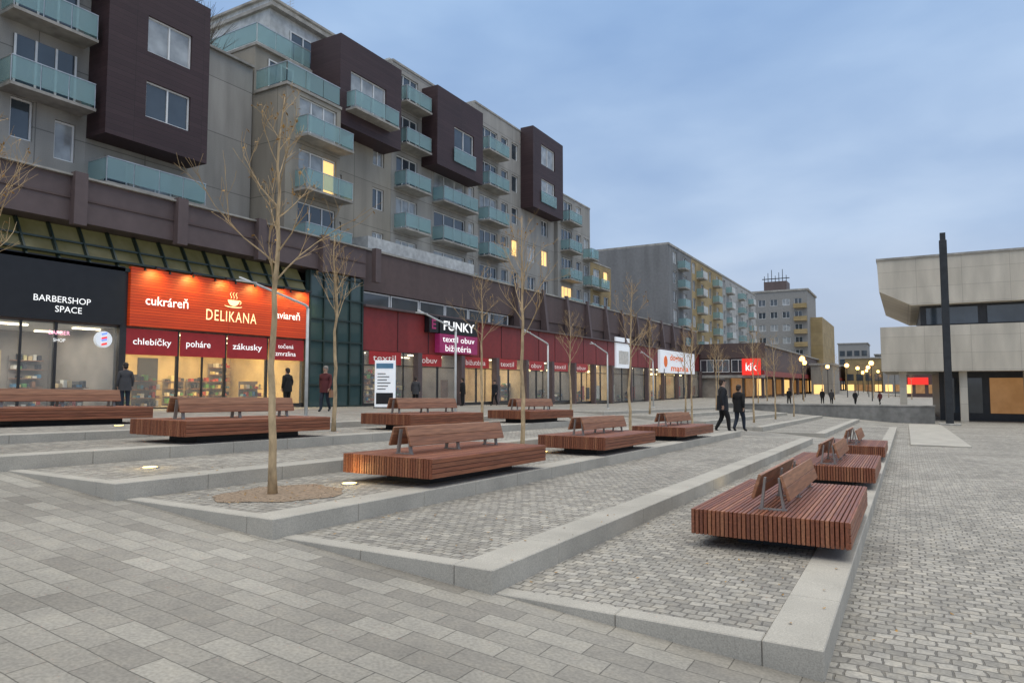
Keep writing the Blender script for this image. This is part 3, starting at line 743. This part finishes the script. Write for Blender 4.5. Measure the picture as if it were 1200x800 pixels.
for i,o in enumerate(ops2): window(th,B,P3,*o,['pane','curtain','pane','pane','pane','curtain'][i],1)
a=MB();a.box(-28.155,-28.125,27.5,28.3,12.4,14.3,'lit');a.fin('window',th,B,label='single warm lit window pane')
for i in range(3): window(th,B,PX(-30.6),25.6+i*3,27.4+i*3,18.2,20.0,'pane',1,depth=-.03)
for i in range(2): window(th,B,PX(-31.6),28+i*3.4,30+i*3.4,21.2,23.,'pane',1,depth=-.03)
for f in FL[:3]: balcony(th,B,-28.0,25.3,28.8,f,out=1.0)
r=MB()
for (x0,x1,y0,y1,z) in ((-28.02,-27.98,24.7,28.6,17.75),(-30.4,-28.04,24.66,24.7,17.75),(-30.5,-30.46,24.74,28.6,20.55),(-36,-30.5,24.68,24.72,20.55)):
    n=3
    for i in range(n):
        if x1-x0>y1-y0: c0=x0+(x1-x0)*i/n;r.box(c0+.03,c0+(x1-x0)/n-.03,y0,y1,z+.1,z+1.1,'rail')
        else: c0=y0+(y1-y0)*i/n;r.box(x0,x1,c0+.03,c0+(y1-y0)/n-.03,z+.1,z+1.1,'rail')
    r.box(x0-.01,x1+.01,y0-.01,y1+.01,z+1.1,z+1.15,'metal')
r.fin('railing',th,B)
a=MB();P2=PX(-28.1)
bw=[(29.6,32.8,18.1,20.4)]
wallgrid(a,P2,28.72,34.3,16.9,22.3,bw,'bay',.2);a.box(-30.55,-28.3,28.723,34.297,16.903,22.297,'bay');a.fin('bay',th,B)
window(th,B,P2,*bw[0],'curtain',2)
balcony(th,B,-28.1,29.2,33.2,17.9,out=.8)
section((-30,40,8.9),'grey beige apartment section with glazed balconies and brown bay',35.02,45.5,-29.5,23.6,'render2',
  [(44.4,45.2,f,.9,2.4,0) for f in range(4)],
  [(38.3,44.3,17.2,22.9,-28.1,[(40.4,43.0,18.0,20.6,1,'pane',1)])],
  [(35.3,38.1,f) for f in range(5)]+[(39.6,44.2,f) for f in (0,1,2)],4)
section((-30,52,8.9),'grey apartment section with stacked balconies and tall brown bay',45.52,60,-29.7,24.6,'render2',
  [(49.8,50.9,f,.9,2.4,0) for f in range(5)]+[(51.6,52.7,f,.9,2.4,0) for f in range(5)]+[(54.5,56,f,.9,2.4,1) for f in range(2)]+[(57.3,58.6,f,.9,2.4,1,'lit' if f==1 else 'pane') for f in range(3)],
  [(53.2,59.4,17.6,25.0,-28.4,[(54.8,57.6,18.4,20.6,1,'curtain',1),(54.8,57.6,21.9,23.8,1,'curtain')])],
  [(46.1,49.4,f,'pane' if f!=2 else 'curtain') for f in range(5)],5)
section((-30,64,8.9),'lower stepped apartment section with terraces and glass balconies',60.02,68,-29.3,20.7,'render2',
  [(64.4,65.6,f,.9,2.4,0) for f in range(4)],[],[(60.6,63.6,f) for f in range(4)]+[(66,67.9,f) for f in range(3)],6)
section((-30,71,8.9),'lowest stepped apartment section at the building end',68.02,74,-29.3,15.,'yellowwall',
  [(71.8,73.2,f,.9,2.4,0,'lit' if f else 'pane') for f in range(2)],[],[(68.6,71,f) for f in range(2)],9)
a=MB();a.box(-42,-30.6,36,45,23.75,24.5,'white');a.box(-42,-33,47,59,24.75,25.6,'white')
tag(a.fin('rooftop_parapet',base=(-36,40,23.7)),'pale rooftop parapet on the apartment block','parapet')
for i,(x,y,z) in enumerate([(-35,31,25.7),(-33,39,24.5),(-34,54,25.6)]):
    a=MB();a.path([(0,0,0),(0,0,1.8)],[.03,.02],'metal',6)
    for q in range(4): a.path([(-.4,0,1.0+q*.2),(.4,0,1.0+q*.2)],[.012,.012],'metal',4)
    tag(a.fin('antenna',loc=(x,y,z)),'thin metal rooftop antenna','antenna','rooftop antennas')
M['shrub']=mat('bare shrub twigs',(.10,.08,.06),.9)
for (x,y,z,sd) in [(-31.5,21.6,19.0,1),(-33,23.2,19.0,3),(-29.2,19.3,19.55,5)]:
    rn=random.Random(sd);th_=thing('shrub',(x,y,z),'bare twiggy shrub growing on a roof terrace','shrub','rooftop shrubs');c=MB()
    for i in range(60):
        az=rn.uniform(0,6.28);el=rn.uniform(.6,1.45);L=rn.uniform(1.2,3.0);d=Vector((math.cos(az)*math.cos(el),math.sin(az)*math.cos(el),math.sin(el)))
        p=Vector((rn.uniform(-.4,.4),rn.uniform(-.4,.4),0));m=p+d*L*.6+Vector((rn.uniform(-.1,.1),rn.uniform(-.1,.1),0));c.path([p,m,p+d*L],[.02,.012,.006],'shrub',3,cap=False)
        for q in range(3):
            v=(d+Vector((rn.uniform(-.7,.7),rn.uniform(-.7,.7),rn.uniform(-.2,.6)))).normalized();c.path([m,m+v*L*.4],[.01,.005],'shrub',3,cap=False)
    c.fin('crown',th_)
# roof deck carrying the shrubs, set back between the blocks
a=MB();a.box(-34.39,-30.6,20.2,24.6,8.9,19.0,'render2');a.box(-34.39,-30.4,20.15,24.6,19.0,19.12,'slab')
tag(a.fin('stair_tower',base=(-32,22,8.9)),'grey recessed stair tower between the apartment blocks','building')
# second building
B=Vector((-32,120,-.5))
th=thing('apartment_building',B,'long ochre apartment block with grey blank end wall','apartment building')
a=MB();a.box(-38,-27.6,90,152,6,20.4,'gable');P=PX(-27.3);ops=[]
for i in range(5):
    for j in range(12):
        y=92+j*5;ops.append((y,y+1.8,7.6+i*2.7,9.3+i*2.7))
for (q0,q1,k_) in ((90,101.5,'gable'),(101.5,121.5,'yellowwall'),(121.5,152,'palewall')):
    wallgrid(a,P,q0,q1,6,20.6,[o for o in ops if q0<o[0]<q1],k_,.3)
a.box(-38.2,-27.2,89.9,152.1,20.6,20.9,'slab')
a.box(-38,-27.31,89.7,89.99,6,20.59,'gable')
a.box(-38,-30,100,112,20.9,22.6,'gable');a.box(-38,-30,128,138,20.9,22.4,'gable')
a.fin('wall',th,B)
rn=random.Random(4)
for o in ops: window(th,B,P,*o,pick(rn,.03),1)
for i in range(5):
    for j in range(6):
        y=94.3+j*10;a=MB();a.box(-27.29,-26.2,y,y+2.5,7+i*2.7,7.2+i*2.7,'slab');b=a.fin('balcony',th,B)
        a=MB();a.box(-26.25,-26.2,y,y+2.5,7.2+i*2.7,8.2+i*2.7,'white' if j%2 else 'rail');a.box(-27.29,-26.25,y,y+.05,7.2+i*2.7,8.2+i*2.7,'rail');a.fin('railing',b,B)
# third
B=Vector((-25,175,-1))
th=thing('apartment_building',B,'distant grey apartment block with rooftop masts','apartment building')
a=MB();P=PY(165);ops=[(-29+i*2.6,-27.4+i*2.6,8+j*2.9,9.5+j*2.9) for i in range(4) for j in range(5)]
wallgrid(a,P,-31,-18.5,6,22.8,ops,'farwall',.3);a.box(-31,-18.5,165.3,182,6,22.8,'farwall');a.box(-31.3,-18.2,164.8,182,22.8,23.2,'slab');a.box(-28,-23,167,172,23.2,25.5,'fascia')
a.box(-18.5,-16,170,200,-1,17,'yellowwall')
for q in range(7): a.path([(-28+q*.8,168,25.5),(-28+q*.8,168,27.0+(q%3)*.7)],[.09,.07],'darksteel',5)
a.box(-28.5,-22.5,167.8,168.2,26.2,26.35,'darksteel')
a.fin('wall',th,B)
for o in ops: window(th,B,P,*o,pick(rn,.03),1)
for j in range(5):
    a=MB();a.box(-21.3,-18.6,163.9,165,7.2+j*2.9,8.2+j*2.9,'yellowwall');a.fin('balcony',th,B)
# far low buildings
for (x0,x1,y0,y1,z,k_,lb) in [(-16,-6,235,260,9.5,'yellowwall','low distant ochre commercial building with lit windows'),(-5.5,4,225,240,6.2,'farwall','low distant grey commercial building with lit windows'),(-10,2,300,320,13,'wallgrey','distant grey building behind the promenade'),(-1,9,180,200,4.2,'brownwall','low dark pavilion with red lights'),(-22,-12,290,310,17,'farwall','distant pale residential building'),(-16.5,-12.5,150,166,5.5,'render','small beige kiosk pavilion beside the arcade'),(3,16,270,290,10,'farwall','distant grey flat-roofed block')]:
    B=Vector(((x0+x1)/2,y0,-1.2));th=thing('low_building',B,lb,'building')
    a=MB();a.box(x0,x1,y0,y1,-1.2,z,k_);a.box(x0-.3,x1+.3,y0-.3,y1,z,z+.4,'slab');a.fin('wall',th,B)
    n=int((x1-x0)/2.5)
    for i in range(n):
        for fl in range(max(1,int((z-1)/3.2))):
            a=MB();a.box(x0+.5+i*2.5,x0+2.3+i*2.5,y0-.08,y0-.02,-.4+fl*3.2,1.6+fl*3.2,('litdim' if i%3 else 'lit') if fl==0 else 'pane');a.fin('window',th,B)
# ------------------------------------------------------------------ RIGHT BUILDING
B=Vector((10,62,-1.1))
th=thing('concrete_building',B,'brutalist concrete building with stacked overhanging slabs','building')
a=MB();x0=-1.6
prof=[(x0,9.1),(x0-.1,11.6),(40,11.6),(40,7.9),(x0+2.2,7.9)]
n=len(prof)
a.face([(x,62,z) for x,z in prof],'conc');a.face([(x,84,z) for x,z in prof],'conc')
for i in range(n):
    p,q=prof[i],prof[(i+1)%n];a.face([(p[0],62,p[1]),(q[0],62,q[1]),(q[0],84,q[1]),(p[0],84,p[1])],'conc')
a.box(x0-.15,40.1,61.9,84.1,11.6,11.76,'slab')
a.box(x0,40,61.6,84,2.7,6.2,'conc')
a.fin('wall',th,B)
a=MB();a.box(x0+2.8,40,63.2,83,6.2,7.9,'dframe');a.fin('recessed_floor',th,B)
for i in range(8):
    a=MB();a.box(x0+3.2+i*4,x0+6.6+i*4,63.1,63.19,6.4,7.7,'pane');a.fin('window',th,B)
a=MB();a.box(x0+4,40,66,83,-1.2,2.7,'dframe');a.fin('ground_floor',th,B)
for i in range(8):
    a=MB();a.box(x0+1.2+i*4,x0+1.7+i*4,62.4,62.9,-1.3,2.7,'conc');a.fin('column',th,B)
for q in range(5):
    a=MB();a.box(x0+4.4+q*3,x0+6.9+q*3,65.9,65.98,-.6,2.2,'litdim' if q in(1,) else 'pane');a.fin('shop_window',th,B)
sb=Vector((2.5,179.5,2.5));sg=thing('shop_sign',sb,'small lit red sign on distant pavilion','sign')
a=MB();a.box(.5,4.5,179.6,179.9,1.6,3.2,'redlit');a.fin('panel',sg,sb)
# ------------------------------------------------------------------ totem
tb=(-22.3,26.2,base_z(-22,26.2));tt=thing('advertising_pillar',tb,'free-standing white and dark poster totem near the shops','information totem',rot=math.radians(28))
a=MB();a.box(-.5,.5,-.12,.12,.05,2.35,'whitelit');a.fin('body',tt,bevel=.02)
a=MB();a.box(-.42,.42,-.14,-.125,.2,.75,'black');a.box(-.42,.42,-.14,-.125,1.95,2.2,'g3')
for q in range(6): a.box(-.36,.05+.06*((q*2)%5),-.14,-.125,.92+q*.15,.96+q*.15,'black')
a.fin('poster',tt)
a=MB();a.box(-.55,.55,-.16,.16,0,.05,'darksteel');a.fin('foot',tt)
# ------------------------------------------------------------------ people
def person(loc,rot,jacket,trous,label,pose='walk',H=1.75,hairc='hair',bag=False):
    V=[];E=[];R=[];roots=[]
    def v(p,r): V.append(p);R.append(r);return len(V)-1
    def ch(start,lst):
        s_=start
        for p,r in lst:
            n=v(p,r);E.append((s_,n));s_=n
        return s_
    pel=v((0,0,.96),(.17,.13));roots.append(pel)
    ch1=ch(pel,[((0,0,1.1),(.165,.13)),((0,.01,1.25),(.18,.14)),((0,0,1.40),(.165,.115))])
    ch(ch1,[((0,.01,1.5),(.06,.06)),((0,.025,1.58),(.078,.088)),((0,.03,1.66),(.085,.10)),((0,.02,1.73),(.06,.07))])
    w=pose=='walk'
    for sd in (-1,1):
        sw=sd if w else 0
        e=ch(ch1,[((sd*.19,0,1.40),(.08,.08)),((sd*.25,-.03-.07*sw,1.15),(.065,.065)),((sd*.24,.05-.12*sw,.93),(.045,.045)),((sd*.235,.07-.13*sw,.87),(.034,.022)),((sd*.23,.08-.14*sw,.83),(.03,.018))])
        hx,hy,hz=V[e]
        for q in range(4):
            a_=v((hx,hy-.026+q*.017,hz+.01),(.009,.009));b_=v((hx-sd*.004,hy-.028+q*.019,hz-.035),(.0085,.0085));c_=v((hx-sd*.02,hy-.026+q*.018,hz-.062-(.008 if q in(1,2) else 0)),(.007,.007))
            E.extend([(a_,b_),(b_,c_)]);roots.append(a_)
        a_=v((hx,hy+.02,hz+.03),(.01,.01));b_=v((hx-sd*.01,hy+.045,hz+.0),(.009,.009));E.append((a_,b_));roots.append(a_)
        if w:
            k_=[((sd*.09,.0,.88),(.12,.12)),((sd*.10,.08+.07*sd,.5),(.082,.085)),((sd*.10,-.02+.19*sd,.10 if sd>0 else .13),(.055,.058)),((sd*.105,.05+.20*sd,.045 if sd>0 else .06),(.046,.042)),((sd*.11,.15+.20*sd,.037 if sd>0 else .04),(.042,.032))]
        else:
            k_=[((sd*.09,.0,.88),(.12,.12)),((sd*.10,.02,.5),(.082,.085)),((sd*.11,-.02,.10),(.055,.058)),((sd*.115,.04,.045),(.046,.042)),((sd*.12,.13,.037),(.042,.032))]
        ch(pel,k_)
    me=bpy.data.meshes.new('p');me.from_pydata(V,E,[]);o=bpy.data.objects.new('p',me);COL.objects.link(o)
    md=o.modifiers.new('s','SKIN');md.use_smooth_shade=True
    for i,r in enumerate(R): me.skin_vertices[0].data[i].radius=r
    for i in roots: me.skin_vertices[0].data[i].use_root=True
    ss=o.modifiers.new('ss','SUBSURF');ss.levels=1
    dg=bpy.context.evaluated_depsgraph_get();dg.update()
    m2=bpy.data.meshes.new_from_object(o.evaluated_get(dg));bpy.data.objects.remove(o)
    m2.materials.clear()
    for k_ in (jacket,trous,'skin','black'): m2.materials.append(M[k_])
    for p in m2.polygons:
        c=p.center;i=0
        if c.z>1.51: i=2
        elif c.z<.11: i=3
        elif c.z<.92 and abs(c.x)<.19: i=1
        elif c.z<.9: i=2
        p.material_index=i;p.use_smooth=True
    s_=H/1.78
    th=thing('person',loc,label,'person',rot=rot);th.scale=(s_,)*3
    b=bpy.data.objects.new('body',m2);COL.objects.link(b);b.parent=th
    h=MB();h.ball((0,0,1.70),.1,hairc,1,1.12,.95,12);h.ball((0,-.045,1.63),.085,hairc,1,.8,1.1,10);h.fin('hair',th,smooth=True)
    f=MB();f.ball((0,.130,1.645),.014,'skin',.8,1.2,1.3,6)
    for sd in (-1,1): f.ball((sd*.032,.120,1.67),.009,'black',1,.6,.7,6);f.ball((sd*.088,.025,1.655),.022,'skin',.5,1,1.4,6)
    f.box(-.022,.022,.115,.124,1.605,1.611,'g1');f.fin('face',th,smooth=True)
    c=MB();rings=[]
    for z,rx,ry in ((.74,.225,.19),(1.0,.215,.175),(1.22,.21,.16)): rings.append([(rx*math.cos(a*math.pi/8),ry*math.sin(a*math.pi/8),z) for a in range(16)])
    for r0,r1 in zip(rings,rings[1:]):
        for q in range(16): c.face([r0[q],r0[(q+1)%16],r1[(q+1)%16],r1[q]],jacket)
    c.fin('jacket',th,smooth=True)
    if bag:
        c=MB();c.box(-.33,-.24,-.12,.2,.55,.83,'g6');c.path([(-.285,-.02,.83),(-.25,.04,.88),(-.285,.1,.83)],[.01,.01,.01],'g6',5);c.fin('bag',th,bevel=.02)
    return th
M['navy']=mat('navy cloth',(.012,.014,.02),.85);M['blk']=mat('black cloth',(.009,.009,.010),.85);M['rust']=mat('dark red coat cloth',(.10,.02,.022),.85);M['jean']=mat('dark denim',(.02,.028,.045),.85);M['greyc']=mat('grey cloth',(.06,.06,.065),.85);M['ghair']=mat('grey hair',(.25,.22,.2),.7)
def pp(x,y,*a,**k): return person((x,y,gz(x,y)),*a,**k)
pp(-5.6,24.6,math.radians(-60),'navy','blk','person in dark coat walking across the plaza',H=1.92)
pp(-5.45,26.6,math.radians(-20),'blk','jean','person in black jacket walking beside a companion',H=1.74)
pp(-19.1,19.0,math.radians(200),'rust','jean','person in dark red coat walking past the shops',H=1.72,hairc='ghair',bag=True)
pp(-23.5,21.1,math.radians(90),'blk','blk','person in black standing at the shop window','stand',H=1.78)
pp(-24.0,14.2,math.radians(70),'greyc','jean','person in grey jacket outside the shop','stand',H=1.7)
pp(-24.3,36.0,math.radians(100),'blk','blk','person in black jacket near the clothing shop','stand',H=1.78)
pp(-24.0,39.4,math.radians(180),'navy','blk','person in navy coat walking by the clothing shop',H=1.72)
pp(-24.3,31.2,math.radians(30),'greyc','blk','person in grey coat by the shop windows','stand',H=1.7)
for x,y,r,c in [(-8.5,88,0,'blk'),(-7.6,89,10,'greyc'),(-5.5,96,200,'navy'),(-10.5,76,170,'blk'),(-3,104,40,'rust')]:
    pp(x,y,math.radians(r),c,'blk','distant pedestrian in dark clothes on the promenade')
# ------------------------------------------------------------------ world
w=bpy.data.worlds.new('World');scene.world=w;w.use_nodes=True
N=w.node_tree.nodes;Lk=w.node_tree.links;bg=N['Background'];out=N['World Output']
tc=N.new('ShaderNodeTexCoord');sp_=N.new('ShaderNodeSeparateXYZ');Lk.new(tc.outputs['Generated'],sp_.inputs[0])
base=ramp(N,Lk,sp_.outputs[2],[(0,(.64,.66,.72)),(.05,(.58,.64,.75)),(.2,(.45,.58,.79)),(.5,(.335,.50,.775)),(.66,(.6,.67,.77)),(.8,(1,.97,.91))])
gain=ramp(N,Lk,sp_.outputs[2],[(0.6,(.5,.5,.5)),(.8,(1,1,1))])
mp=N.new('ShaderNodeMapping');mp.inputs['Scale'].default_value=(1.,1.,2.6);mp.inputs['Rotation'].default_value=(.10,.18,0);Lk.new(tc.outputs['Generated'],mp.inputs[0])
n1=N.new('ShaderNodeTexNoise');n1.inputs['Scale'].default_value=2.7;n1.inputs['Detail'].default_value=6;n1.inputs['Roughness'].default_value=.46;n1.inputs['Distortion'].default_value=.15;Lk.new(mp.outputs[0],n1.inputs['Vector'])
cl=ramp(N,Lk,n1.outputs['Fac'],[(.36,(.66,.70,.75)),(.5,(.79,.80,.81)),(.64,(.97,.935,.89))])
col=mixc(N,Lk,'MULTIPLY',1.,base,cl);col=mixc(N,Lk,'MULTIPLY',1.,col,gain);Lk.new(col,bg.inputs[0]);bg.inputs[1].default_value=2.35
sky=N.new('ShaderNodeTexSky');sky.sky_type='NISHITA';sky.sun_disc=False;sky.sun_elevation=math.radians(50);sky.sun_rotation=math.radians(200)
bg2=N.new('ShaderNodeBackground');Lk.new(sky.outputs[0],bg2.inputs[0]);bg2.inputs[1].default_value=.005
ad=N.new('ShaderNodeAddShader');Lk.new(bg.outputs[0],ad.inputs[0]);Lk.new(bg2.outputs[0],ad.inputs[1]);Lk.new(ad.outputs[0],out.inputs[0])
sl=bpy.data.lights.new('sun','SUN');sl.energy=.5;sl.angle=math.radians(60);sl.color=(1,.94,.84)
so=bpy.data.objects.new('sun',sl);COL.objects.link(so)
so.rotation_euler=Vector((-.25,.45,-1)).to_track_quat('-Z','Y').to_euler()
# ------------------------------------------------------------------ camera
cam=bpy.data.cameras.new('camera');co=bpy.data.objects.new('camera',cam);COL.objects.link(co)
cam.sensor_width=36;cam.lens=24;cam.clip_end=5000;cam.clip_start=.05
co.location=(0,0,1.7);co.rotation_euler=(math.radians(90)+math.atan(50/800),0,math.atan(460/800))
scene.camera=co
scene.view_settings.view_transform='Standard';scene.view_settings.look='None';scene.view_settings.exposure=0
